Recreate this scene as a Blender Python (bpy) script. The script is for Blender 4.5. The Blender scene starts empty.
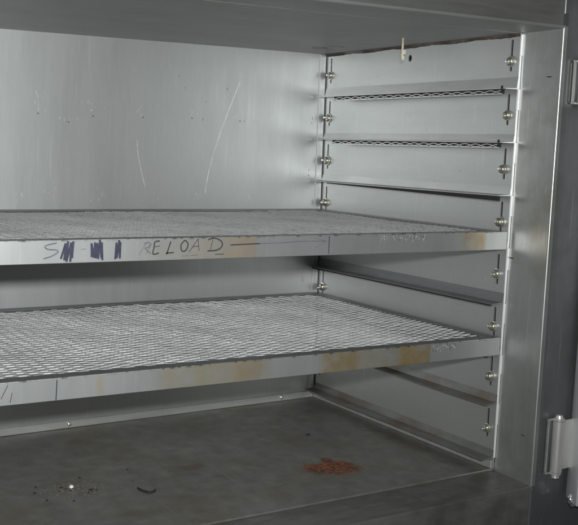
import bpy, bmesh, math, random
from mathutils import Matrix, Vector
random.seed(7)
R_ = math.radians
scene = bpy.context.scene
scene.render.engine = 'CYCLES'
scene.cycles.use_denoising = True
scene.cycles.max_bounces = 7
scene.cycles.glossy_bounces = 6
scene.cycles.diffuse_bounces = 4
scene.cycles.sample_clamp_indirect = 6

# ------------------------------------------------------------------ camera
CAM = Vector((-0.90797, -0.88118, 0.40277))
RV = Vector((0.868547, -0.495012, 0.024278))
UV = Vector((0.051263, 0.138454, 0.989041))
FV = Vector((0.492949, 0.857784, -0.145630))
cam_data = bpy.data.cameras.new('camera')
cam = bpy.data.objects.new('camera', cam_data)
scene.collection.objects.link(cam)
cam.matrix_world = Matrix((
    (RV.x, UV.x, -FV.x, CAM.x), (RV.y, UV.y, -FV.y, CAM.y),
    (RV.z, UV.z, -FV.z, CAM.z), (0, 0, 0, 1)))
cam_data.sensor_fit = 'HORIZONTAL'
cam_data.sensor_width = 36
cam_data.lens = 36 * 990.887 / 578
cam_data.shift_x = 65.58 / 578
cam_data.shift_y = 25.69 / 578
cam_data.clip_start = 0.02
cam_data.clip_end = 100
scene.camera = cam

# ------------------------------------------------------------------ light: weak room ambience and the camera's own flash
world = bpy.data.worlds.new('World')
scene.world = world
world.use_nodes = True
wbg = world.node_tree.nodes['Background']
wbg.inputs['Color'].default_value = (0.95, 0.98, 1.0, 1)
wbg.inputs['Strength'].default_value = 0.05

fl = bpy.data.lights.new('camera_flash', 'SPOT')
fl.shadow_soft_size = 0.018
fl.spot_size = R_(80)
fl.spot_blend = 1.0
fl.energy = 68.0
fl.color = (0.97, 1.0, 1.0)
flash = bpy.data.objects.new('camera_flash', fl)
scene.collection.objects.link(flash)
fpos = CAM + UV * 0.06 + RV * 0.02
aim = Vector((-0.24, 0.30, 0.42))
flash.matrix_world = Matrix.Translation(fpos) @ (aim - fpos).to_track_quat('-Z', 'Y').to_matrix().to_4x4()

vs = scene.view_settings
vs.view_transform = 'Standard'
vs.look = 'None'
vs.exposure = 0.0
vs.gamma = 1.0
vs.use_curve_mapping = False

# ------------------------------------------------------------------ dimensions (metres)
D = 0.3975          # depth of the chamber
H = 0.54            # height of the chamber
XL = -0.95          # left wall
J = 0.0645          # depth of the door jamb
XR = 0.42           # front panel reaches this far right
ZT, ZB = 0.86, -0.42

# ------------------------------------------------------------------ materials
def nodes_of(name):
    m = bpy.data.materials.new(name)
    m.use_nodes = True
    nt = m.node_tree
    return m, nt, nt.nodes['Principled BSDF']

def N(nt, t, **kw):
    n = nt.nodes.new(t)
    for k, v in kw.items():
        if k in n.inputs: n.inputs[k].default_value = v
        else: setattr(n, k, v)
    return n

def ramp(nt, src, stops):
    r = nt.nodes.new('ShaderNodeValToRGB')
    while len(r.color_ramp.elements) < len(stops): r.color_ramp.elements.new(0.5)
    for e, (p, c) in zip(r.color_ramp.elements, stops):
        e.position = p
        e.color = (c, c, c, 1) if isinstance(c, (int, float)) else (*c, 1)
    nt.links.new(src, r.inputs[0])
    return r.outputs['Color']

def mixc(nt, fac, a, b, mode='MIX'):
    n = nt.nodes.new('ShaderNodeMix')
    n.data_type = 'RGBA'
    n.blend_type = mode
    for sock, v in ((n.inputs[0], fac), (n.inputs[6], a), (n.inputs[7], b)):
        if isinstance(v, (int, float)): sock.default_value = v
        elif isinstance(v, tuple): sock.default_value = (*v, 1)
        else: nt.links.new(v, sock)
    return n.outputs[2]

def math_(nt, op, a, b=0.0, c=None, clamp=False):
    n = nt.nodes.new('ShaderNodeMath')
    n.operation = op
    n.use_clamp = clamp
    for i, v in enumerate((a, b) if c is None else (a, b, c)):
        if isinstance(v, (int, float)): n.inputs[i].default_value = v
        else: nt.links.new(v, n.inputs[i])
    return n.outputs[0]

def noise(nt, scale, detail=4, rough=0.55, stretch=(1, 1, 1), off=(0, 0, 0)):
    tc = N(nt, 'ShaderNodeTexCoord')
    mp = N(nt, 'ShaderNodeMapping')
    mp.inputs['Scale'].default_value = stretch
    mp.inputs['Location'].default_value = off
    nt.links.new(tc.outputs['Object'], mp.inputs[0])
    n = N(nt, 'ShaderNodeTexNoise', Scale=scale, Detail=detail, Roughness=rough)
    nt.links.new(mp.outputs[0], n.inputs[0])
    return n.outputs['Fac']

def metal(name, base, metallic=0.85, rough=0.42, var=0.12, stretch=(1, 1, 1), streak=90, bump=0.05,
          tint=None, tint_amt=0.0, rvar=0.08, spots=0.0, spot_col=(0.1, 0.09, 0.08), scr=0.12, axis='Y'):
    m, nt, p = nodes_of(name)
    L = nt.links.new
    big = noise(nt, 7, 5, 0.6)
    fine = noise(nt, streak, 4, 0.6, stretch)
    g = math_(nt, 'ADD', math_(nt, 'MULTIPLY', big, 0.4), math_(nt, 'MULTIPLY', fine, 0.6))
    lo = tuple(max(c * (1 - var * 2), 0) for c in base)
    hi = tuple(min(c * (1 + var * 2), 1) for c in base)
    col = ramp(nt, g, [(0.3, lo), (0.7, hi)])
    if tint:
        t = noise(nt, 11, 5, 0.65, off=(3, 1, 2))
        col = mixc(nt, math_(nt, 'MULTIPLY', ramp(nt, t, [(0.48, 0), (0.72, 1)]), tint_amt), col, tint)
    if spots:
        s = noise(nt, 160, 3, 0.6, off=(8, 3, 1))
        col = mixc(nt, math_(nt, 'MULTIPLY', ramp(nt, s, [(0.70, 0), (0.76, 1)]), spots), col, spot_col)
    if scr:      # hair-fine handling scratches in three directions, broken up
        tc = N(nt, 'ShaderNodeTexCoord')
        tot = None
        for k, ang in enumerate((14, -31, 68)):
            mp = N(nt, 'ShaderNodeMapping')
            mp.inputs['Rotation'].default_value = tuple(R_(ang) if a == axis else R_(5 * k) for a in 'XYZ')
            mp.inputs['Scale'].default_value = (260, 260, 7) if axis != 'Z' else (260, 7, 260)
            nt.links.new(tc.outputs['Object'], mp.inputs[0])
            nn = N(nt, 'ShaderNodeTexNoise', Scale=1.0, Detail=1.0, Roughness=0.4)
            nt.links.new(mp.outputs[0], nn.inputs[0])
            v = ramp(nt, nn.outputs['Fac'], [(0.66, 0), (0.72, 1)])
            v = math_(nt, 'MULTIPLY', v, ramp(nt, noise(nt, 9 + 4 * k, 3, 0.6, off=(k * 3, 2, 4)), [(0.50, 0), (0.64, 1)]))
            tot = v if tot is None else math_(nt, 'MAXIMUM', tot, v)
        col = mixc(nt, math_(nt, 'MULTIPLY', tot, scr), col, tuple(min(1, c * 1.5 + 0.12) for c in base))
        sm = ramp(nt, noise(nt, 4.5, 6, 0.7, off=(9, 4, 6)), [(0.52, 0), (0.70, 1)])
        col = mixc(nt, math_(nt, 'MULTIPLY', sm, scr * 1.5), col, tuple(c * 0.72 for c in base))
    L(col, p.inputs['Base Color'])
    p.inputs['Metallic'].default_value = metallic
    rr = noise(nt, 16, 5, 0.65, stretch, off=(5, 5, 5))
    L(math_(nt, 'ADD', math_(nt, 'MULTIPLY', math_(nt, 'SUBTRACT', rr, 0.5), rvar * 4), rough, clamp=True), p.inputs['Roughness'])
    if bump:
        b = N(nt, 'ShaderNodeBump', Strength=bump, Distance=0.002)
        L(math_(nt, 'ADD', math_(nt, 'MULTIPLY', noise(nt, 9, 3, 0.5, off=(1, 7, 2)), 2.0), math_(nt, 'MULTIPLY', fine, 0.35)), b.inputs['Height'])
        L(b.outputs[0], p.inputs['Normal'])
    return m

def plain(name, col, metallic=0.0, rough=0.6, spread=0.25):
    m, nt, p = nodes_of(name)
    n = noise(nt, 220, 3, 0.6)
    lo = tuple(c * (1 - spread) for c in col); hi = tuple(min(1, c * (1 + spread)) for c in col)
    nt.links.new(ramp(nt, n, [(0.3, lo), (0.7, hi)]), p.inputs['Base Color'])
    p.inputs['Metallic'].default_value = metallic
    p.inputs['Roughness'].default_value = rough
    return m

M = {}
M['back'] = metal('aluminised_back_wall', (0.46, 0.47, 0.466), 0.82, 0.465, 0.022, (3, 1, 0.35), 160, 0.02, rvar=0.03, spots=0.2, spot_col=(0.36, 0.37, 0.37))
M['side'] = metal('aluminised_side_wall', (0.50, 0.51, 0.505), 0.82, 0.46, 0.022, (1, 0.3, 3), 140, 0.02, rvar=0.03, spots=0.2, spot_col=(0.4, 0.4, 0.4), axis='X')
M['ceiling'] = metal('dull_ceiling_steel', (0.32, 0.325, 0.315), 0.7, 0.45, 0.05, (0.4, 2, 1), 50, 0.02, (0.27, 0.275, 0.245), 0.5, rvar=0.04, axis='Z')
M['floor'] = metal('heat_stained_floor_steel', (0.255, 0.252, 0.228), 0.65, 0.45, 0.16, (1, 1, 1), 45, 0.05, (0.20, 0.155, 0.105), 0.65, spots=0.55, spot_col=(0.07, 0.06, 0.05), scr=0.14, axis='Z')
M['sill'] = metal('dark_sill_steel', (0.22, 0.215, 0.20), 0.65, 0.42, 0.14, (0.4, 2, 1), 60, 0.05, (0.09, 0.088, 0.078), 0.8, spots=0.5, scr=0.18, axis='Z')
M['jamb'] = metal('brushed_jamb_steel', (0.385, 0.392, 0.385), 0.8, 0.42, 0.05, (2, 2, 0.3), 40, 0.03, (0.27, 0.25, 0.20), 0.75, scr=0.3, axis='X')
M['front'] = metal('dark_brushed_front_steel', (0.20, 0.203, 0.207), 0.75, 0.40, 0.06, (3, 1, 0.25), 60, 0.03, (0.13, 0.13, 0.125), 0.7, scr=0.3)
M['header'] = metal('dull_header_steel', (0.25, 0.25, 0.235), 0.75, 0.4, 0.1, (0.25, 1, 3), 60, 0.05)
M['runner'] = metal('runner_steel', (0.49, 0.50, 0.495), 0.75, 0.42, 0.06, (1, 0.2, 1), 90, 0.03)
M['runner_shaded'] = metal('shaded_runner_steel', (0.27, 0.28, 0.28), 0.8, 0.42, 0.08, (1, 0.2, 1), 90, 0.03)  # darker copy of the runner steel: dimness of grazing flash painted in
M['runner_rust_shaded'] = metal('heat_browned_shaded_runner_steel', (0.27, 0.27, 0.255), 0.75, 0.42, 0.12, (1, 0.3, 1), 60, 0.03, (0.22, 0.13, 0.08), 0.9)  # brown tint is the steel's own, dark base paints in the grazing-flash shade
M['edge'] = metal('bare_sheared_edge', (0.82, 0.83, 0.82), 0.35, 0.4, 0.03, bump=0)
M['zinc'] = plain('yellow_zinc', (0.50, 0.475, 0.36), 0.9, 0.30)
M['bright'] = plain('bright_zinc', (0.72, 0.72, 0.70), 0.9, 0.25)
M['black'] = plain('matte_black', (0.012, 0.012, 0.012), 0.0, 0.8)
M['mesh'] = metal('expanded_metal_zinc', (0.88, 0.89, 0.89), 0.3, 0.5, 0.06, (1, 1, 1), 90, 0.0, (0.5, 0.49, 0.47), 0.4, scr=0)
M['mesh_darker'] = metal('darker_expanded_metal', (0.50, 0.505, 0.50), 0.4, 0.5, 0.06, (1, 1, 1), 90, 0.0, (0.34, 0.335, 0.32), 0.5, scr=0)  # darker copy of the mesh colour for the upper shelf
M['flange'] = metal('shaded_shelf_flange', (0.22, 0.22, 0.225), 0.8, 0.4, 0.12, (0.4, 1, 1), 90, 0.03)  # base colour carries the darkness of upward faces under grazing flash
M['strip'] = metal('pale_base_strip', (0.42, 0.425, 0.41), 0.6, 0.45, 0.08, (0.3, 1, 1), 60, 0.03)
M['scratch'] = plain('bare_scratch', (0.70, 0.71, 0.70), 0.5, 0.4)
M['pit'] = plain('dark_pit', (0.03, 0.03, 0.03), 0.0, 0.8)
M['scuff'] = plain('ceiling_scuff', (0.17, 0.165, 0.15), 0.5, 0.5)
M['ink'] = plain('blue_black_marker', (0.028, 0.030, 0.052), 0.0, 0.55)
M['pencil'] = plain('grey_marker', (0.03, 0.03, 0.033), 0.0, 0.6)
M['faint'] = plain('faded_marker', (0.10, 0.102, 0.11), 0.0, 0.6)
M['clip'] = plain('tarnished_brass_clip', (0.50, 0.44, 0.33), 0.6, 0.4)
M['sealant'] = metal('rusty_sealant', (0.055, 0.038, 0.030), 0.1, 0.7, 0.45, (1, 0.4, 1), 110, 0.4, (0.24, 0.20, 0.175), 1.0)
M['rust'] = plain('loose_red_rust', (0.13, 0.045, 0.020), 0.0, 0.95, 0.75)
M['rust_dark'] = plain('dark_rust_flake', (0.07, 0.025, 0.014), 0.0, 0.85)
M['char'] = plain('charred_black', (0.012, 0.011, 0.010), 0.0, 0.7)
M['crumb_tan'] = plain('tan_crumb', (0.20, 0.16, 0.115), 0.0, 0.9)
M['pellet'] = plain('white_pellet', (0.75, 0.75, 0.70), 0.0, 0.5)
M['hinge'] = metal('hinge_steel', (0.66, 0.65, 0.62), 0.7, 0.36, 0.06, (1, 1, 0.3), 60, 0.02)
M['door'] = metal('polished_door_steel', (0.72, 0.73, 0.74), 0.45, 0.38, 0.08, (1, 1, 0.2), 50, 0.05)

# rust tint in the floor sheet around the pile of flakes
def stained_floor():
    m = M['floor']; nt = m.node_tree; p = nt.nodes['Principled BSDF']
    src = p.inputs['Base Color'].links[0].from_socket
    tc = N(nt, 'ShaderNodeTexCoord'); sp = N(nt, 'ShaderNodeSeparateXYZ')
    nt.links.new(tc.outputs['Object'], sp.inputs[0])
    def blob(cx, cy, rx, ry):
        dx = math_(nt, 'DIVIDE', math_(nt, 'SUBTRACT', sp.outputs[0], cx), rx)
        dy = math_(nt, 'DIVIDE', math_(nt, 'SUBTRACT', sp.outputs[1], cy), ry)
        d = math_(nt, 'SQRT', math_(nt, 'ADD', math_(nt, 'MULTIPLY', dx, dx), math_(nt, 'MULTIPLY', dy, dy)))
        d = math_(nt, 'ADD', d, math_(nt, 'MULTIPLY', math_(nt, 'SUBTRACT', noise(nt, 60, 4, 0.7), 0.5), 1.6))
        return ramp(nt, d, [(0.35, 1), (1.0, 0)])
    c = mixc(nt, math_(nt, 'MULTIPLY', blob(-0.183, 0.092, 0.044, 0.028), 0.9), src, (0.10, 0.038, 0.02))
    c = mixc(nt, math_(nt, 'MULTIPLY', blob(-0.35, 0.17, 0.03, 0.012), 0.5), c, (0.16, 0.08, 0.05))
    # pale dried smears close to the right-hand wall
    w = N(nt, 'ShaderNodeTexWave', Scale=9.0, Distortion=9.0, Detail=3.0)
    w.inputs['Detail Scale'].default_value = 2.0
    nt.links.new(tc.outputs['Object'], w.inputs[0])
    near = ramp(nt, math_(nt, 'ADD', sp.outputs[0], 1.0), [(0.78, 0), (0.93, 1)])
    sm = math_(nt, 'MULTIPLY', ramp(nt, w.outputs['Fac'], [(0.86, 0), (1.0, 1)]), near)
    c = mixc(nt, math_(nt, 'MULTIPLY', sm, 0.22), c, (0.34, 0.31, 0.24))
    nt.links.new(c, p.inputs['Base Color'])
stained_floor()

def lip_material(name, bands):
    """shelf face: pale worn zinc; bands = (x0, x1, soft0, soft1, colour, amount) stains along its length"""
    m = metal(name, (0.49, 0.50, 0.495), 0.8, 0.44, 0.03, (1, 1, 0.3), 60, 0.02, rvar=0.03)
    nt = m.node_tree; p = nt.nodes['Principled BSDF']
    c = p.inputs['Base Color'].links[0].from_socket
    tc = N(nt, 'ShaderNodeTexCoord'); sp = N(nt, 'ShaderNodeSeparateXYZ')
    nt.links.new(tc.outputs['Object'], sp.inputs[0])
    x = sp.outputs[0]; z = sp.outputs[2]
    for i, (x0, x1, s0, s1, colr, amt) in enumerate(bands):
        a = math_(nt, 'DIVIDE', math_(nt, 'SUBTRACT', x, x0 - s0 / 2), s0, clamp=True)
        b = math_(nt, 'DIVIDE', math_(nt, 'SUBTRACT', x1 + s1 / 2, x), s1, clamp=True)
        f = math_(nt, 'MULTIPLY', a, b)
        n = ramp(nt, noise(nt, 55, 5, 0.7, (0.7, 1, 1), off=(i * 1.7, 0, i)), [(0.34, 0.25), (0.62, 1)])
        c = mixc(nt, math_(nt, 'MULTIPLY', math_(nt, 'MULTIPLY', f, n), amt), c, colr)
    # nicks of dark wear along the upper edge
    e = math_(nt, 'DIVIDE', math_(nt, 'ADD', z, 0.0022), 0.0022, clamp=True)
    nk = ramp(nt, noise(nt, 130, 4, 0.7, off=(2, 2, 9)), [(0.52, 0), (0.60, 1)])
    c = mixc(nt, math_(nt, 'MULTIPLY', math_(nt, 'MULTIPLY', e, nk), 0.85), c, (0.05, 0.045, 0.04))
    nt.links.new(c, p.inputs['Base Color'])
    return m
TAN = (0.46, 0.33, 0.17); ORG = (0.50, 0.29, 0.09)
M['lip_upper'] = lip_material('upper_shelf_face', [
    (-0.47, -0.364, 0.10, 0.004, (0.52, 0.44, 0.33), 0.65), (-0.40, -0.364, 0.03, 0.003, (0.55, 0.39, 0.23), 0.5),
    (-0.078, -0.040, 0.012, 0.006, (0.40, 0.29, 0.15), 0.75)])
M['lip_lower'] = lip_material('lower_shelf_face', [
    (-0.543, -0.536, 0.004, 0.004, (0.52, 0.42, 0.26), 0.6), (-0.475, -0.345, 0.02, 0.02, (0.47, 0.41, 0.27), 0.8),
    (-0.39, -0.352, 0.02, 0.01, TAN, 0.4), (-0.275, -0.22, 0.012, 0.02, (0.43, 0.31, 0.13), 0.88),
    (-0.22, -0.118, 0.03, 0.002, (0.40, 0.34, 0.21), 0.65), (-0.165, -0.118, 0.012, 0.002, (0.46, 0.31, 0.10), 0.88)])

# ------------------------------------------------------------------ mesh helpers
def link(o): scene.collection.objects.link(o); return o

def obj(name, bm_or_data, mat, parent=None, inv=None, smooth=None):
    if isinstance(bm_or_data, bmesh.types.BMesh):
        me = bpy.data.meshes.new(name)
        bmesh.ops.recalc_face_normals(bm_or_data, faces=bm_or_data.faces)
        bm_or_data.to_mesh(me); bm_or_data.free()
    else: me = bm_or_data
    if mat is not None and not me.materials: me.materials.append(M[mat] if isinstance(mat, str) else mat)
    o = link(bpy.data.objects.new(name, me))
    if parent is not None:
        o.parent = parent
        if inv is not None: o.matrix_parent_inverse = inv
    if smooth is not None:
        for pl in me.polygons: pl.use_smooth = True
        if smooth < 180: me.set_sharp_from_angle(angle=R_(smooth))
    return o

def box(bm, x0, x1, y0, y1, z0, z1):
    v = [bm.verts.new((x, y, z)) for x in (x0, x1) for y in (y0, y1) for z in (z0, z1)]
    for q in ((0, 1, 3, 2), (4, 6, 7, 5), (0, 4, 5, 1), (2, 3, 7, 6), (0, 2, 6, 4), (1, 5, 7, 3)):
        bm.faces.new([v[i] for i in q])

def B(*a, bevel=0.0, seg=2):
    bm = bmesh.new(); box(bm, *a)
    if bevel: bmesh.ops.bevel(bm, geom=bm.edges[:], offset=bevel, segments=seg, affect='EDGES', profile=0.5)
    return bm

def extrude(profile, axis, a, b, nseg=1, close=True):
    """profile: 2-D points; axis 'y' -> (x,z), 'z' -> (x,y), 'x' -> (y,z)"""
    bm = bmesh.new()
    def P(p, t):
        return {'y': (p[0], t, p[1]), 'z': (p[0], p[1], t), 'x': (t, p[0], p[1])}[axis]
    rings = [[bm.verts.new(P(p, a + (b - a) * k / nseg)) for p in profile] for k in range(nseg + 1)]
    n = len(profile)
    for k in range(nseg):
        for i in range(n):
            bm.faces.new((rings[k][i], rings[k][(i + 1) % n], rings[k + 1][(i + 1) % n], rings[k + 1][i]))
    bm.faces.new(rings[0]); bm.faces.new(list(reversed(rings[-1])))
    return bm

def cyl(bm, c, axis, r, h, n=20, r2=None):
    r2 = r if r2 is None else r2
    res = bmesh.ops.create_cone(bm, cap_ends=True, segments=n, radius1=r, radius2=r2, depth=h)
    rot = {'z': Matrix.Identity(4), 'x': Matrix.Rotation(R_(90), 4, 'Y'), '-x': Matrix.Rotation(R_(-90), 4, 'Y'),
           '-y': Matrix.Rotation(R_(90), 4, 'X')}[axis]
    bmesh.ops.transform(bm, matrix=Matrix.Translation(c) @ rot, verts=res['verts'])

def lathe(prof, n=20):
    """prof: (r, h) pairs around the local -X axis (h points towards -X)"""
    bm = bmesh.new(); rings = []
    for r, h in prof:
        if r < 1e-6: rings.append([bm.verts.new((-h, 0, 0))]); continue
        rings.append([bm.verts.new((-h, r * math.cos(2 * math.pi * i / n), r * math.sin(2 * math.pi * i / n))) for i in range(n)])
    for a, b in zip(rings, rings[1:]):
        for i in range(n):
            j = (i + 1) % n
            if len(b) == 1: bm.faces.new((a[i], a[j], b[0]))
            elif len(a) == 1: bm.faces.new((a[0], b[j], b[i]))
            else: bm.faces.new((a[i], a[j], b[j], b[i]))
    return bm

def stroke(bm, pts, w, n, lift=0.0002, taper=True):
    """flat pen stroke through 3-D points lying on a plane with normal n"""
    n = Vector(n); pts = [Vector(p) for p in pts]
    L = []
    for i, p in enumerate(pts):
        t = (pts[min(i + 1, len(pts) - 1)] - pts[max(i - 1, 0)]).normalized()
        s = t.cross(n) * w * 0.5
        if taper and i in (0, len(pts) - 1): s *= 0.5
        L.append((bm.verts.new(p + s + n * lift), bm.verts.new(p - s + n * lift)))
    for a, b in zip(L, L[1:]): bm.faces.new((a[0], a[1], b[1], b[0]))

def curve_pts(pts, k=6):
    """Catmull-Rom through 2-D points"""
    if len(pts) < 3: return pts
    out = []
    P = [pts[0]] + list(pts) + [pts[-1]]
    for i in range(1, len(P) - 2):
        p0, p1, p2, p3 = P[i - 1], P[i], P[i + 1], P[i + 2]
        for s in range(k):
            t = s / k
            out.append(tuple(0.5 * (2 * b + (c - a) * t + (2 * a - 5 * b + 4 * c - d) * t * t + (3 * b - a - 3 * c + d) * t ** 3)
                             for a, b, c, d in zip(p0, p1, p2, p3)))
    out.append(pts[-1])
    return out

# ------------------------------------------------------------------ the oven
oven = link(bpy.data.objects.new('oven', None))
oven.location = ((XL) / 2, D / 2, ZB)
oven.empty_display_size = 0.1
oven['label'] = 'stainless steel oven cabinet with its door open, seen into the chamber'
oven['category'] = 'oven'
INV = Matrix.Translation(-oven.location)
def part(name, bm, mat, smooth=None): return obj(name, bm, mat, oven, INV, smooth)

T = 0.0025
back = part('back_wall', B(XL, 0.0, D, D + T, 0.0, H), 'back')
floor_panel = part('floor_panel', B(XL, 0.0, 0.0, D, -T, 0.0, bevel=0.0006), 'floor')
ceiling = part('ceiling_panel', B(XL, 0.0, 0.0, D, H, H + T), 'ceiling')
part('left_wall', B(XL - T, XL, 0.0, D, 0.0, H), 'side')

# right wall with its adjusting slots and the small round hole really cut through
BOLT_Z = [0.5085, 0.4440, 0.3785, 0.3135, 0.2480, 0.1815, 0.1180, 0.0510]
BOLT_Y = [0.0132, 0.3840]
cut = bmesh.new()
for z in BOLT_Z:
    for y in BOLT_Y:
        prof = []
        top, bot, r = z + 0.0255, z - 0.0125, 0.0017
        for k in range(9): a = math.pi * k / 8; prof.append((y + r * math.cos(a), top - r + r * math.sin(a)))
        for k in range(9): a = math.pi + math.pi * k / 8; prof.append((y + r * math.cos(a), bot + r + r * math.sin(a)))
        b2 = extrude(prof, 'x', -0.02, 0.02)
        me = bpy.data.meshes.new('t'); b2.to_mesh(me); b2.free(); cut.from_mesh(me); bpy.data.meshes.remove(me)
prof = [(0.201 + 0.0036 * math.cos(2 * math.pi * k / 20), 0.5228 + 0.0046 * math.sin(2 * math.pi * k / 20)) for k in range(20)]
b2 = extrude(prof, 'x', -0.02, 0.02)
me = bpy.data.meshes.new('t'); b2.to_mesh(me); b2.free(); cut.from_mesh(me); bpy.data.meshes.remove(me)
bmesh.ops.recalc_face_normals(cut, faces=cut.faces)
cme = bpy.data.meshes.new('cut'); cut.to_mesh(cme); cut.free()
cutter = link(bpy.data.objects.new('cutter', cme))
wall_raw = bpy.data.meshes.new('side_wall')
wb = B(0.0, 0.0018, 0.0, D, 0.0, H); bmesh.ops.recalc_face_normals(wb, faces=wb.faces); wb.to_mesh(wall_raw); wb.free()
tmp = link(bpy.data.objects.new('tmp', wall_raw))
md = tmp.modifiers.new('b', 'BOOLEAN'); md.operation = 'DIFFERENCE'; md.object = cutter; md.solver = 'EXACT'
bpy.context.view_layer.update()
side_me = bpy.data.meshes.new_from_object(tmp.evaluated_get(bpy.context.evaluated_depsgraph_get()))
side_me.name = 'side_wall'
bpy.data.objects.remove(tmp); bpy.data.objects.remove(cutter)
side_me.materials.clear()
side = part('side_wall', side_me, 'side')
part('side_duct', B(0.022, 0.024, 0.0005, D, 0.0, H), 'black')

# bare sheared front edge of the right wall, in the lengths between the runners
RUN_Z = [0.4750, 0.4110, 0.3470, 0.2825, 0.2135, 0.1480, 0.0860, 0.0145]
zs = [H - 0.001] + RUN_Z
for i, (za, zb) in enumerate(zip(zs, zs[1:])):
    d = [0.0, 0.0006, -0.0002, 0.0003, 0.0005, 0.0, 0.0004, 0.0][i]
    zm = zb + (za - zb) * 0.6
    bm = bmesh.new()
    box(bm, -0.0004 - d * 0.4, 0.0026, -0.0014 - d, -0.0001, zm + 0.0002, za - 0.0003)
    box(bm, -0.0004, 0.0022, -0.0010, -0.0001, zb, zm)
    obj('edge_strip', bm, 'edge', side)

# jamb: folded sheet with a rounded outer corner that runs on above and below the opening
def jamb_profile(s, x_in, x_out):
    r = 0.0022
    pr = [(x_in, -0.0002), (x_out, -J + r)]
    for k in range(1, 7):
        a = math.pi / 2 * k / 6
        pr.append((x_out + s * (r - r * math.cos(a)), -J + r - r * math.sin(a)))
    pr += [(x_out + s * (r + 0.004), -J), (x_out + s * (r + 0.004), -J + 0.0015), (x_out + s * r, -J + 0.0015)]
    pr += [(x_out + s * 0.0015, -J + r), (x_in + s * 0.0015, -0.0002)]
    return pr
jamb = part('door_jamb', extrude(jamb_profile(1, 0.0028, 0.0005), 'z', -0.003, H + 0.003), 'jamb', 40)
part('door_jamb', extrude(jamb_profile(-1, XL - 0.004, XL - 0.0005), 'z', -0.003, H + 0.003), 'jamb', 40)
def corner(s, x_out, z0, z1):
    r = 0.0022; pr = []
    for k in range(0, 7):
        a = math.pi / 2 * k / 6
        pr.append((x_out + s * (r - r * math.cos(a)), -J + r - r * math.sin(a)))
    pr += [(x_out + s * (r + 0.004), -J), (x_out + s * (r + 0.004), -J + 0.003), (x_out, -J + 0.003)]
    return extrude(pr, 'z', z0, z1)
fx = 0.0005 + 0.0022 + 0.004
part('front_panel', B(fx + 0.0001, XR, -J, -J + 0.003, ZB, ZT), 'front')
part('front_panel', B(XL - 0.45, XL - fx - 0.0001, -J, -J + 0.003, ZB, ZT), 'front')
for s, xo in ((1, 0.0005), (-1, XL - 0.0005)):
    part('panel_edge', corner(s, xo, H + 0.017, ZT), 'front', 40)
    part('panel_edge', corner(s, xo, ZB, -0.012), 'front', 40)

# sill, apron, header: folded sheets with rounded noses
def nose(zf, s, depth_end, zdir_len):
    """profile in (y,z): horizontal sheet at zf turning round a nose into a vertical sheet"""
    r = 0.0025; pr = [(-0.0002, zf), (-J + r, zf)]
    for k in range(1, 7):
        a = math.pi / 2 * k / 6
        pr.append((-J + r - r * math.sin(a), zf + s * (r - r * math.cos(a))))
    pr += [(-J, zf + s * zdir_len), (-J + 0.0015, zf + s * zdir_len), (-J + 0.0015, zf + s * r), (-J + r, zf + s * 0.0015), (-0.0002, zf + s * 0.0015)]
    return pr
part('sill', extrude(nose(-0.0028, -1, 0, 0.010), 'x', XL, 0.0026), 'sill', 40)
part('apron_panel', B(XL + 0.0, -0.0012, -J + 0.0006, -J + 0.003, ZB, -0.0128), 'sill')
part('header_soffit', extrude(nose(H + 0.0003, 1, 0, 0.0035), 'x', XL, 0.0026), 'ceiling', 40)
part('header_panel', B(XL, -0.0008, -J + 0.0006, -J + 0.003, H + 0.0040, ZT), 'header')

# scuffs on the jamb
for y, z, l in ((-0.0472, 0.487, 0.006), (-0.006, 0.2704, 0.006), (-0.045, 0.0559, 0.004)):
    bm = bmesh.new()
    xx = 0.0028 + (0.0005 - 0.0028) * (-y / J)
    stroke(bm, [(xx, y + l * 0.7, z + 0.0006), (xx, y, z), (xx, y - l * 0.7, z + 0.0001)], 0.0016, (-1, 0, 0), 0.0004)
    obj('scuff', bm, 'pit', jamb)

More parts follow.
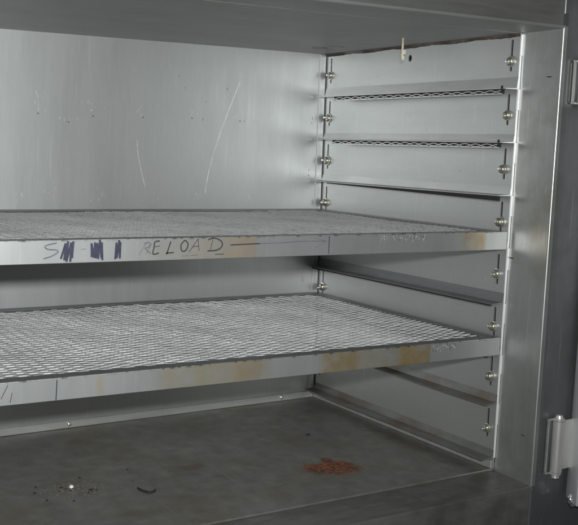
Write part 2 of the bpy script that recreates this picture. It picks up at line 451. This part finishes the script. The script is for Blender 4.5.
# ---- shelf runners along the right wall
def runner_mesh(z, leg, thick=0.0007, lip=0.0007):
    w = 0.0200; t = thick
    prof = [(-0.0004, z + leg), (-0.0022, z + 0.0008), (-w, z), (-w, z - lip), (-w + t, z - lip), (-w + t, z - t), (-0.003, z - t), (-0.0004, z - t)]
    return extrude(prof, 'y', -0.0006, D - 0.002)
LEG = [0.0140, 0.0098, 0.0105, 0.0105, 0.0125, 0.0105, 0.0105, 0.0100]
for i, z in enumerate(RUN_Z):
    mat = 'runner' if i < 3 else 'runner_shaded' if i < 5 else 'runner_rust_shaded'
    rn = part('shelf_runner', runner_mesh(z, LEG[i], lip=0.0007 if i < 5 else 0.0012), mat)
    if i in (0, 1):      # row of expanded metal held under the lip, black strip behind painting the underside's shade
        h = 0.0072
        y0, y1 = 0.006, D - 0.05
        obj('black_strip', B(-0.0192, -0.0150, y0, y1, z - h + 0.0012, z - 0.0008), 'black', rn)
        bm = bmesh.new()
        per = 0.0385; n = int((y1 - y0) / per * 8)
        for sgn in (1, -1):
            prev = None
            for k in range(n + 1):
                y = y0 + (y1 - y0) * k / n
                c = z - 0.0042 + sgn * 0.0018 * math.cos(2 * math.pi * (y - y0) / per) - (0.0002 if sgn > 0 else 0)
                ring = [bm.verts.new((-0.0199 - 0.0003 * sgn, y, c + 0.0004)), bm.verts.new((-0.0193, y, c + 0.0004)),
                        bm.verts.new((-0.0193, y, c - 0.0004)), bm.verts.new((-0.0199 - 0.0003 * sgn, y, c - 0.0004))]
                if prev:
                    for q in range(4): bm.faces.new((prev[q], prev[(q + 1) % 4], ring[(q + 1) % 4], ring[q]))
                prev = ring
        box(bm, -0.0196, -0.0187, y0, y1, z - h, z - h + 0.0011)
        obj('expanded_metal_strip', bm, 'runner', rn)
        obj('end_pin', B(-0.0215, -0.0190, y0 - 0.0012, y0, z - 0.006, z + 0.003), 'black', rn)
    elif i == 2:         # black strip, deeper towards the front
        bm = bmesh.new()
        y0, y1 = 0.0005, D - 0.04
        a = [(-0.0196, y0, z - 0.0008), (-0.0196, y1, z - 0.0008), (-0.0196, y1, z - 0.0022), (-0.0196, y0, z - 0.0066)]
        va = [bm.verts.new(p) for p in a]; vb = [bm.verts.new((p[0] + 0.003, p[1], p[2])) for p in a]
        bm.faces.new(va); bm.faces.new(list(reversed(vb)))
        for q in range(4): bm.faces.new((va[q], vb[q], vb[(q + 1) % 4], va[(q + 1) % 4]))
        obj('black_strip', bm, 'black', rn)
    elif i in (3, 4, 5):  # thin black strip under the lip
        obj('black_strip', B(-0.0194, -0.0160, 0.004, D - 0.01, z - 0.0028, z - 0.0008), 'black', rn)
    if True:             # the matching runner on the left wall
        bm = runner_mesh(z, LEG[i])
        bmesh.ops.scale(bm, vec=(-1, 1, 1), verts=bm.verts)
        bmesh.ops.translate(bm, vec=(XL, 0, 0.0075), verts=bm.verts)
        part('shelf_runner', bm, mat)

# ---- bolts: slotted plate held by washer and domed nut on a stud
washer_me = nut_me = stud_me = bolt_me = None
for z in BOLT_Z:
    for y in BOLT_Y:
        jy = random.uniform(-0.0006, 0.0006); jz = random.uniform(-0.0008, 0.0008)
        if bolt_me is None:
            bm = lathe([(0.0, 0.0), (0.0060, 0.0), (0.0063, 0.0003), (0.0063, 0.0009), (0.0058, 0.0012), (0.0, 0.0012)], 24)
            b = obj('bolt', bm, 'bright', oven, INV, 35); bolt_me = b.data
            nb = lathe([(0.0050, 0.0012), (0.0051, 0.0030), (0.0046, 0.0044), (0.0036, 0.0052), (0.0022, 0.0056), (0.0, 0.0057)], 20)
            n = obj('nut', nb, 'zinc', b, None, 60); nut_me = n.data
            sb = lathe([(0.0019, 0.0050), (0.0019, 0.0082), (0.0014, 0.0090), (0.0, 0.0091)], 12)
            s = obj('stud', sb, 'bright', b, None, 50); stud_me = s.data
        else:
            b = obj('bolt', bolt_me, None, oven, INV)
            n = obj('nut', nut_me, None, b); s = obj('stud', stud_me, None, b)
        b.location = (-0.0003, y + jy, z + jz)
        b.rotation_euler = (random.uniform(0, 6), random.uniform(-.12, .12), random.uniform(-.12, .12))
        k = random.uniform(0.95, 1.15); b.scale = (k, k, k)
        n.scale = (random.uniform(0.85, 1.25),) * 1 + (1, 1)
        s.location = (0, random.uniform(-.0004, .0004), random.uniform(-.0004, .0004))

part('corner_flange', B(-0.0125, -0.0020, D - 0.0016, D - 0.0002, 0.0110, H - 0.0005, bevel=0.0003), 'side')
part('corner_seam', B(-0.0009, -0.0003, D - 0.0006, D - 0.0001, 0.0110, H - 0.0040), 'pit')

# ---- base strips with their screws
bs = part('base_strip', B(XL + 0.001, -0.004, D - 0.0035, D - 0.0003, 0.0004, 0.0105, bevel=0.0005), 'strip')
scr_me = None
for x in (-0.80, -0.4186 - 0.001, -0.0647):
    if scr_me is None:
        bm = lathe([(0.0034, 0.0), (0.0034, 0.0006), (0.0027, 0.0018), (0.0012, 0.0024), (0.0, 0.0025)], 16)
        bmesh.ops.rotate(bm, matrix=Matrix.Rotation(R_(90), 3, 'Z'), verts=bm.verts)
        s = obj('screw', bm, 'bright', bs, None, 60); scr_me = s.data
    else: s = obj('screw', scr_me, None, bs)
    s.location = (x, D - 0.0036, 0.0062)
part('base_strip', B(-0.0035, -0.0004, 0.0005, D - 0.004, 0.0004, 0.0110, bevel=0.0005), 'strip')

# ---- rusty sealant bead along ceiling and right wall
bm = bmesh.new(); prev = None; n = 90
for k in range(n + 1):
    y = 0.001 + (D - 0.002) * k / n
    a = 0.0032 + random.uniform(-0.0005, 0.0005); c = 0.0034 + 0.0006 * math.sin(k * 0.31) + random.uniform(-0.0004, 0.0004)
    ring = [bm.verts.new(p) for p in ((-0.0002, y, H - c), (-a * 0.45, y, H - c * 0.75), (-a * 0.8, y, H - c * 0.4), (-a * 1.6, y, H - 0.0004), (-0.0002, y, H - 0.0002))]
    if prev:
        for q in range(5): bm.faces.new((prev[q], prev[(q + 1) % 5], ring[(q + 1) % 5], ring[q]))
    prev = ring
part('sealant_bead', bm, 'sealant', 180)

# ---- small brass clip hanging from the ceiling
bm = bmesh.new()
cx, cy = -0.0689, 0.1346
box(bm, cx - 0.0012, cx + 0.0012, cy - 0.0006, cy + 0.0006, H - 0.0275, H - 0.0002)
box(bm, cx + 0.0013, cx + 0.0050, cy - 0.0005, cy + 0.0005, H - 0.0200, H - 0.0150)
box(bm, cx + 0.0013, cx + 0.0030, cy - 0.0005, cy + 0.0005, H - 0.0270, H - 0.0225)
part('hanging_clip', bm, 'clip')

for pts in ([(-0.085, 0.315), (-0.07, 0.31), (-0.058, 0.316), (-0.068, 0.325), (-0.08, 0.322)], [(-0.075, 0.29), (-0.062, 0.283), (-0.05, 0.285)]):
    bm = bmesh.new(); stroke(bm, [(x, y, H) for x, y in curve_pts(pts)], 0.0022, (0, 0, -1), 0.0003)
    obj('scuff', bm, 'scuff', ceiling)

# ---- marks on the back wall: bare scratches and dark pits
def bw_stroke(name, pts, w, mat):
    bm = bmesh.new(); stroke(bm, [(x, D, z) for x, z in curve_pts(pts)], w, (0, -1, 0), 0.00025)
    return obj(name, bm, mat, back)
bw_stroke('scratch', [(-0.2082, 0.3257), (-0.2054, 0.3476), (-0.1962, 0.384), (-0.1822, 0.4234), (-0.1664, 0.4615), (-0.1536, 0.491)], 0.0009, 'scratch')
bw_stroke('scratch', [(-0.3185, 0.403), (-0.3167, 0.3822), (-0.3118, 0.3613), (-0.3053, 0.3374)], 0.0009, 'scratch')
rnd = random.Random(3)
for gx, gz, cnt, up in ((-0.4627, 0.4351, 9, 0.03), (-0.3847, 0.4339, 8, 0.018), (-0.3097, 0.435, 8, 0.014), (-0.2322, 0.4362, 7, 0.012), (-0.1519, 0.4345, 5, 0.006),
                        (-0.49, 0.315, 5, 0.012), (-0.455, 0.318, 9, 0.03), (-0.375, 0.316, 8, 0.02), (-0.300, 0.316, 7, 0.016), (-0.225, 0.315, 6, 0.012), (-0.14, 0.314, 4, 0.01), (-0.42, 0.425, 4, 0.004)):
    for k in range(cnt):
        x = gx + rnd.gauss(0, 0.008); z = gz + rnd.uniform(0.0, up); l = rnd.uniform(0.0012, 0.0048)
        bw_stroke('scratch', [(x, z), (x + rnd.uniform(-.0004, .0004), z + l)], rnd.uniform(0.0006, 0.0013), 'scratch')
    for k in range(1 if gz > 0.4 else 0):
        bw_stroke('pit', [(gx - 0.0012, gz), (gx + 0.0012, gz - 0.0006)], 0.0020, 'pit')
bw_stroke('scratch', [(-0.4627, 0.4375), (-0.4622, 0.4475)], 0.0011, 'scratch')
for x, z in ((-0.2150, 0.4330), (-0.145, 0.4335), (-0.128, 0.4335), (-0.21, 0.459), (-0.175, 0.478), (-0.255, 0.493), (-0.245, 0.477),
             (-0.0225, 0.441), (-0.0235, 0.4345), (-0.026, 0.3625), (-0.026, 0.354), (-0.0265, 0.335), (-0.026, 0.3), (-0.03, 0.1945), (-0.03, 0.189)):
    bw_stroke('pit', [(x, z), (x + 0.0003, z + rnd.uniform(0.0015, 0.004))], rnd.uniform(0.0007, 0.0014), 'pit')
def sw_stroke(pts, w, mat):
    bm = bmesh.new(); stroke(bm, [(0, y, z) for y, z in pts], w, (-1, 0, 0), 0.00025)
    return obj('scratch' if mat == 'scratch' else 'pit', bm, mat, side)
for y, z, l, m_ in ((0.032, 0.2365, 0.006, 'scratch'), (0.037, 0.234, 0.003, 'scratch'), (0.10, 0.43, 0.002, 'scratch'), (0.16, 0.425, 0.0016, 'pit'),
                    (0.27, 0.5, 0.0015, 'pit'), (0.09, 0.373, 0.0015, 'pit'), (0.2, 0.365, 0.0015, 'scratch'), (0.12, 0.05, 0.003, 'scratch'), (0.15, 0.055, 0.002, 'scratch')):
    sw_stroke([(y, z), (y + 0.0004, z + l)], 0.0009, m_)

# ---- hinges and the open door at the far right
def hinge(z0, z1, wire='bright'):
    hx, hy = 0.0315, -J - 0.0085
    h = part('hinge', B(0.0195, 0.0330, -J - 0.0024, -J - 0.0002, z0 + 0.001, z1 - 0.001, bevel=0.0008), 'front', 30)
    bm = bmesh.new(); cyl(bm, (hx, hy, (z0 + z1) / 2), 'z', 0.0072, z1 - z0 - 0.008, 28)
    obj('barrel', bm, 'hinge', h, None, 40)
    for za, zc, r2 in ((z0 + 0.002, z0 - 0.0012, 0.0044), (z1 - 0.002, z1 + 0.0010, 0.0040)):
        bm = bmesh.new()
        cyl(bm, (hx, hy, za), 'z', 0.0066, 0.0030, 24)
        cyl(bm, (hx, hy, zc), 'z', 0.0050, 0.0044, 20, r2)
        obj('pin_cap', bm, 'hinge', h, None, 40)
    # bent wire retainer round the barrel
    bm = bmesh.new(); w = 0.0011; xw = 0.0178; yw = -J - 0.0042
    for a in ((xw - w, xw + w, yw - w, yw + w, z0 + 0.0035, z1 - 0.0035),
              (xw - w, hx + 0.003, yw - w, yw + w, z1 - 0.0034, z1 - 0.0012), (xw - w, hx + 0.003, yw - w, yw + w, z0 + 0.0012, z0 + 0.0034),
              (xw - w, xw + w, yw + w + .0001, -J - 0.0026, z1 - 0.0034, z1 - 0.0012), (xw - w, xw + w, yw + w + .0001, -J - 0.0026, z0 + 0.0012, z0 + 0.0034)):
        box(bm, *a)
    obj('retainer', bm, wire, h)
    obj('leaf', B(hx + 0.0074, 0.0575, hy - 0.0012, hy + 0.0012, z0 + 0.006, z1 - 0.004, bevel=0.0004), 'hinge', h)
hinge(0.010, 0.082)
hinge(0.455, 0.507, 'jamb')
dm = Matrix.Translation((0.0575, -J - 0.004, 0)) @ Matrix.Rotation(R_(-28), 4, 'Z')
def door_bm(*a, bevel=0.0):
    bm = B(*a, bevel=bevel); bmesh.ops.transform(bm, matrix=dm, verts=bm.verts); return bm
dr = part('door', door_bm(0.0, 0.42, -0.035, 0.0, -0.024, 0.585, bevel=0.002), 'door', 40)
obj('black_strip', door_bm(0.020, 0.40, -0.039, -0.0352, 0.0, 0.56), 'black', dr)  # seal on the face of the door
bm = bmesh.new(); bmesh.ops.create_icosphere(bm, subdivisions=3, radius=1.0)
rnd = random.Random(11)
for v in bm.verts:
    k = 1 + rnd.uniform(-0.16, 0.16); v.co = Vector((v.co.x * 0.0048 * k, v.co.y * 0.0065 * k, v.co.z * 0.0078 * k))
bmesh.ops.transform(bm, matrix=dm @ Matrix.Translation((0.002, -0.018, -0.0215)), verts=bm.verts)
obj('corner_foil', bm, 'bright', dr)

# ------------------------------------------------------------------ the two expanded-metal shelves
SW = -0.004 - (XL + 0.004); SX0, SX1 = XL + 0.004, -0.004
LWD, SWD = 0.0245, 0.0105
def expanded_mesh():
    V = []; F = []
    x0, x1, y0, y1 = SX0 + 0.008, SX1 - 0.009, 0.012, D - 0.016
    nm = int((x1 - x0) / (LWD / 2)); nn = int((y1 - y0) / (SWD / 2))
    rr = random.Random(5)
    b = 0.0040                       # half length of the bond at every crossing
    def bar(p, q, w, h, tilt):
        p = Vector(p); q = Vector(q); t = (q - p).normalized()
        s = Vector((-t.y, t.x, 0)).normalized()
        if s.y < 0: s = -s
        u = Vector((0, 0, 1))
        s2 = s * math.cos(tilt) + u * math.sin(tilt)       # far side higher: face turned to the front
        u2 = -s * math.sin(tilt) + u * math.cos(tilt)
        i = len(V)
        for e in (p, q):
            for a, c in ((-1, -1), (1, -1), (1, 1), (-1, 1)):
                V.append(tuple(e + s2 * (a * w / 2) + u2 * (c * h / 2)))
        for f in ((0, 1, 5, 4), (1, 2, 6, 5), (2, 3, 7, 6), (3, 0, 4, 7), (0, 3, 2, 1), (4, 5, 6, 7)):
            F.append(tuple(i + k for k in f))
    for m in range(nm + 1):
        for n in range(nn + 1):
            if (m + n) % 2: continue
            x = x0 + m * LWD / 2; y = y0 + n * SWD / 2
            z = -0.0024 + rr.uniform(-0.0002, 0.0002) + 0.0006 * math.sin(x * 23 + 1.3 * math.sin(y * 17)) * math.sin(y * 11 + 0.6)
            tj = rr.uniform(-5, 5) + 4 * math.sin(x * 41 + y * 29)
            bar((x - b + rr.uniform(-.0006, .0006), y + rr.uniform(-.0002, .0002), z), (x + b + rr.uniform(-.0006, .0006), y + rr.uniform(-.0002, .0002), z), 0.00155 + rr.uniform(-.0002, .0002), 0.0002, R_(27 + tj))
            for dn in (1, -1):
                if m + 1 <= nm and 0 <= n + dn <= nn:
                    bar((x + b * 0.92, y + dn * 0.0004, z), (x + LWD / 2 - b * 0.92, y + dn * (SWD / 2 - 0.0004), z - 0.0003), 0.0016, 0.00015, R_(-38))
    me = bpy.data.meshes.new('expanded_mesh'); me.from_pydata(V, [], F); me.update()
    return me
mesh_me = expanded_mesh()
XO = SX1                            # shelf origin at its right front top corner
def shelf(name, z_top, roll, lipmat, label):
    root = link(bpy.data.objects.new(name, None))
    root.location = (SX1, 0, z_top - 0.0222)
    root.rotation_euler = (0, roll, 0)
    root['label'] = label; root['category'] = 'oven shelf'; root['group'] = 'removable oven shelves'
    def sp(n, bm, mat, smooth=None, parent=root, inv=None):
        o = obj(n, bm, mat, parent, inv, smooth); return o
    up = Matrix.Translation((-SX1, 0, 0.0222))
    lip = obj('front_lip', B(SX0, SX1, -0.0030, -0.0014, -0.0222, 0.0, bevel=0.0005), lipmat, root, up)
    bm = bmesh.new()
    box(bm, SX0 + .0002, SX1 - .0002, -0.0013, 0.0150, -0.0016, -0.0003)
    obj('front_flange', bm, 'flange', root, up)
    obj('rear_flange', B(SX0, SX1, D - 0.017, D - 0.004, -0.0016, -0.0003), 'flange', root, up)
    obj('rear_lip', B(SX0, SX1, D - 0.0039, D - 0.0027, -0.0150, 0.0004), 'flange', root, up)
    for a, c in ((SX1 - 0.012, SX1), (SX0, SX0 + 0.012)):
        bm = bmesh.new()
        box(bm, a, c, 0.0152, D - 0.0172, -0.0016, -0.0003)
        xs = (SX1 - 0.0012, SX1) if a > -0.5 else (SX0, SX0 + 0.0012)
        box(bm, xs[0], xs[1], 0.0000, D - 0.0041, -0.0220, -0.0017)
        obj('side_flange', bm, 'flange', root, up)
    ms = obj('expanded_mesh', mesh_me, 'mesh', root, up)
    ms['kind'] = 'stuff'
    ms.material_slots[0].link = 'OBJECT'; ms.material_slots[0].material = M['mesh_darker' if lipmat == 'lip_upper' else 'mesh']
    return root, lip
ROLL = R_(0.55)
up_root, up_lip = shelf('oven_shelf', 0.3030, ROLL, 'lip_upper',
    'upper expanded metal shelf with handwriting and a drawn arrow on its front lip')
lo_root, lo_lip = shelf('oven_shelf', 0.1708, ROLL, 'lip_lower',
    'lower expanded metal shelf with orange heat stains on its blank front lip')

# ---- handwriting on the shelf faces (points given where they stand in the chamber, x and z)
def on_lip(pts, z_top):
    out = []
    c, s = math.cos(ROLL), math.sin(ROLL)
    for x, z in pts:
        dx, dz = x - SX1, z - (z_top - 0.0222)
        out.append((c * dx - s * dz + SX1, -0.0030, s * dx + c * dz - 0.0222))
    return out
def write(name, lines, w, mat, lip, z_top, parent_name=None):
    bm = bmesh.new()
    for i, pts in enumerate(lines):
        if name == 'crossed_out_mark':
            for k in range(len(pts) - 1):
                stroke(bm, on_lip(pts[k:k + 2], z_top), w, (0, -1, 0), 0.00010 + 0.00002 * k, taper=False)
        else: stroke(bm, on_lip(curve_pts(pts), z_top), w, (0, -1, 0), 0.00012 + 0.00004 * i)
    return obj(name, bm, mat, lip)
ZU, ZLw = 0.3030, 0.1708
def scribble(x0, x1, za, zb, n, seed, lean=0.0):
    r = random.Random(seed); pts = []
    for k in range(n + 1):
        x = x0 + (x1 - x0) * k / n
        pts.append((x + r.uniform(-.0008, .0008) + (lean if k % 2 else -lean), (za if k % 2 else zb) + r.uniform(-.0018, .0018)))
    return pts
write('letter', [[(-0.584, 0.3058), (-0.5928, 0.3042), (-0.5958, 0.3024), (-0.5928, 0.3), (-0.585, 0.2992), (-0.583, 0.2973), (-0.5889, 0.2937), (-0.5977, 0.2912)]], 0.0013, 'faint', up_lip, ZU)
write('crossed_out_mark', [scribble(-0.5785, -0.5675, 0.3062, 0.2893, 8, 1, 0.0012)], 0.0021, 'ink', up_lip, ZU)
write('dash', [[(-0.5601, 0.2989), (-0.555, 0.2992)]], 0.0012, 'faint', up_lip, ZU)
write('crossed_out_mark', [scribble(-0.550, -0.5375, 0.3060, 0.2895, 10, 2)], 0.0021, 'ink', up_lip, ZU)
write('crossed_out_mark', [scribble(-0.5245, -0.5195, 0.3058, 0.2897, 5, 4)], 0.0021, 'ink', up_lip, ZU)
write('letter', [[(-0.4996, 0.2915), (-0.4911, 0.3041)], [(-0.492, 0.2923), (-0.4857, 0.3029)], [(-0.4945, 0.3025), (-0.4885, 0.3035), (-0.489, 0.2990), (-0.493, 0.2978), (-0.4865, 0.2922)]], 0.0012, 'faint', up_lip, ZU)
write('letter', [[(-0.4769, 0.3047), (-0.4824, 0.3038), (-0.4834, 0.2985), (-0.4844, 0.292), (-0.4778, 0.2928)], [(-0.4834, 0.2989), (-0.4769, 0.2997)]], 0.0014, 'pencil', up_lip, ZU)
write('letter', [[(-0.4648, 0.3043), (-0.469, 0.2925), (-0.4690, 0.2924), (-0.4612, 0.2927)]], 0.0014, 'pencil', up_lip, ZU)
write('letter', [[(-0.4491, 0.3049), (-0.4535, 0.3), (-0.4523, 0.2939), (-0.4477, 0.2948), (-0.4456, 0.3008), (-0.4491, 0.3049)]], 0.0014, 'pencil', up_lip, ZU)
write('letter', [[(-0.4443, 0.2926), (-0.4343, 0.3055)], [(-0.4343, 0.3055), (-0.4329, 0.2933)], [(-0.441, 0.2976), (-0.433, 0.2984)]], 0.0014, 'pencil', up_lip, ZU)
write('letter', [[(-0.417, 0.3051), (-0.4201, 0.2929)], [(-0.4228, 0.3042), (-0.4158, 0.306), (-0.4075, 0.3027), (-0.4062, 0.2976), (-0.412, 0.2936), (-0.4236, 0.293)]], 0.0014, 'pencil', up_lip, ZU)
write('arrow', [[(-0.3967, 0.2983), (-0.3727, 0.2986), (-0.36, 0.2987)]], 0.0013, 'pencil', up_lip, ZU)
write('arrow', [[(-0.36, 0.2987), (-0.3355, 0.2988), (-0.31, 0.2995), (-0.2745, 0.299)], [(-0.2919, 0.3028), (-0.2745, 0.299)], [(-0.2745, 0.299), (-0.2901, 0.2918)]], 0.0010, 'faint', up_lip, ZU)
write('bar_mark', [[(-0.2715, 0.3045), (-0.2719, 0.2848)]], 0.0021, 'ink', up_lip, ZU)
write('chip', [[(-0.4142, 0.2891), (-0.4036, 0.2892)]], 0.0016, 'pit', up_lip, ZU)
write('chip', [[(-0.4522, 0.2889), (-0.4440, 0.2890)], [(-0.4425, 0.2890), (-0.4339, 0.2892)]], 0.0007, 'pit', up_lip, ZU)
write('bar_mark', [[(-0.5841, 0.1744), (-0.5851, 0.1545)]], 0.0022, 'ink', lo_lip, ZLw)
write('pen_stroke', [[(-0.632, 0.1744), (-0.6388, 0.1617)], [(-0.6282, 0.1663), (-0.6302, 0.157)]], 0.0014, 'pencil', lo_lip, ZLw)
def flaked(lip, z_top, x0, x1, z0, z1, n, seed):
    r = random.Random(seed); bm = bmesh.new(); bd = bmesh.new()
    for k in range(n):
        x = r.uniform(x0, x1); z = r.uniform(z0, z1); l = r.uniform(0.0008, 0.0035)
        stroke(bm if r.random() < 0.72 else bd, on_lip([(x, z), (x + r.uniform(-.0012, .0012), z - l)], z_top), r.uniform(0.0005, 0.0013), (0, -1, 0), 0.0002)
    obj('flaked_scratches', bm, 'scratch', lip); obj('flaked_wear', bd, 'pit', lip)
flaked(up_lip, ZU, -0.20, -0.165, 0.2985, 0.3035, 26, 1)
flaked(up_lip, ZU, -0.165, -0.135, 0.2975, 0.3028, 34, 2)
flaked(lo_lip, ZLw, -0.114, -0.075, 0.1645, 0.1705, 46, 3)

# ------------------------------------------------------------------ loose things lying on the chamber floor
def flakes(name, spots, mat, size, label, cat, seed):
    r = random.Random(seed); bm = bmesh.new()
    for x, y in spots:
        n = r.randint(4, 6); s = size * r.uniform(0.35, 1.5); h = s * r.uniform(0.2, 0.6); a0 = r.uniform(0, 6)
        top = []; bot = []
        for k in range(n):
            a = a0 + 2 * math.pi * k / n; q = s * r.uniform(0.6, 1.2)
            bot.append(bm.verts.new((x + q * math.cos(a), y + q * math.sin(a), 0.0002)))
            top.append(bm.verts.new((x + q * .8 * math.cos(a), y + q * .8 * math.sin(a), 0.0002 + h * r.uniform(0.5, 1.3))))
        bm.faces.new(top); bm.faces.new(list(reversed(bot)))
        for k in range(n): bm.faces.new((bot[k], bot[(k + 1) % n], top[(k + 1) % n], top[k]))
    o = obj(name, bm, mat); o['label'] = label; o['category'] = cat; o['kind'] = 'stuff'
    return o
r = random.Random(21)
sp1 = []
for (ax, ay), (bx, by), w, n in (((-0.2102, 0.1032), (-0.165, 0.090), 0.0050, 1300), ((-0.185, 0.108), (-0.158, 0.100), 0.0035, 350), ((-0.1998, 0.085), (-0.163, 0.072), 0.0035, 380), ((-0.21, 0.10), (-0.155, 0.08), 0.012, 420)):
    for k in range(n):
        t = r.random(); sp1.append((ax + (bx - ax) * t + r.gauss(0, w), ay + (by - ay) * t + r.gauss(0, w)))
flakes('rust_flakes', sp1, 'rust', 0.0009, 'small heap of orange red rust flakes on the oven floor', 'rust', 1)
sp2 = [(ax + r.gauss(0, .006), ay + r.gauss(0, .004)) for ax, ay in ((-0.204, 0.099), (-0.17, 0.096), (-0.165, 0.085), (-0.19, 0.078), (-0.175, 0.10)) for k in range(9)]
flakes('dark_rust_flakes', sp2, 'rust_dark', 0.0024, 'darker brown flakes mixed into the heap of orange rust', 'rust', 2)
sp3 = [(-0.505 + r.gauss(0, .022), 0.160 + r.gauss(0, .014)) for k in range(120)]
flakes('crumbs', sp3, 'crumb_tan', 0.0009, 'scatter of tiny tan crumbs at the left of the oven floor', 'crumbs', 3)
sp4 = [(-0.505 + r.gauss(0, .02), 0.160 + r.gauss(0, .012)) for k in range(14)] + [(-0.541, 0.184), (-0.5431, 0.1401), (-0.516, 0.172), (-0.5145, 0.170), (-0.488, 0.150), (-0.486, 0.149), (-0.481, 0.146), (-0.478, 0.148), (-0.549, 0.166), (-0.419, 0.196)]
flakes('dark_crumbs', sp4, 'char', 0.0014, 'few black specks among the tan crumbs on the oven floor', 'crumbs', 4)

def lump(name, x, y, sx, sy, sz, mat, seed, label, cat, rot=0):
    rr = random.Random(seed); bm = bmesh.new(); bmesh.ops.create_icosphere(bm, subdivisions=2, radius=1.0)
    for v in bm.verts:
        k = 1 + rr.uniform(-0.15, 0.15); v.co = Vector((v.co.x * sx * k, v.co.y * sy * k, max(v.co.z, -0.8) * sz))
    zmin = min(v.co.z for v in bm.verts)
    o = obj(name, bm, mat, None, None, 180)
    o.location = (x, y, 0.0002 - zmin); o.rotation_euler = (0, 0, rot)
    o['label'] = label; o['category'] = cat
    return o
lump('white_pellet', -0.5050, 0.1640, 0.0028, 0.0026, 0.0022, 'pellet', 1, 'small white pellet lying among the tan crumbs', 'pellet')
lump('rust_chunk', -0.1745, 0.1190, 0.0075, 0.0026, 0.0016, 'rust_dark', 2, 'dark elongated rust chip lying behind the orange heap', 'rust chip', R_(-38))
lump('charred_chip', -0.1312, 0.2226, 0.0040, 0.0016, 0.0008, 'char', 3, 'small flat black chip on the floor near the rear right corner', 'chip')
bm = bmesh.new(); prev = None
pts = curve_pts([(-0.4365, 0.1300), (-0.4343, 0.1175), (-0.4285, 0.1095), (-0.4195, 0.1150)], 6)
for i, (x, y) in enumerate(pts):
    w = 0.0011 * (0.7 + 0.5 * math.sin(i * 1.9) ** 2)
    ring = [bm.verts.new(q) for q in ((x - w, y - w * 2, 0.0002), (x + w, y + w * 2, 0.0002), (x + w * .6, y + w, 0.0018), (x - w * .6, y - w, 0.0018))]
    if prev:
        for q in range(4): bm.faces.new((prev[q], prev[(q + 1) % 4], ring[(q + 1) % 4], ring[q]))
    else: bm.faces.new(ring)
    prev = ring
bm.faces.new(list(reversed(prev)))
o = obj('charred_sliver', bm, 'char'); o['label'] = 'thin curved black charred sliver lying on the oven floor'; o['category'] = 'sliver'
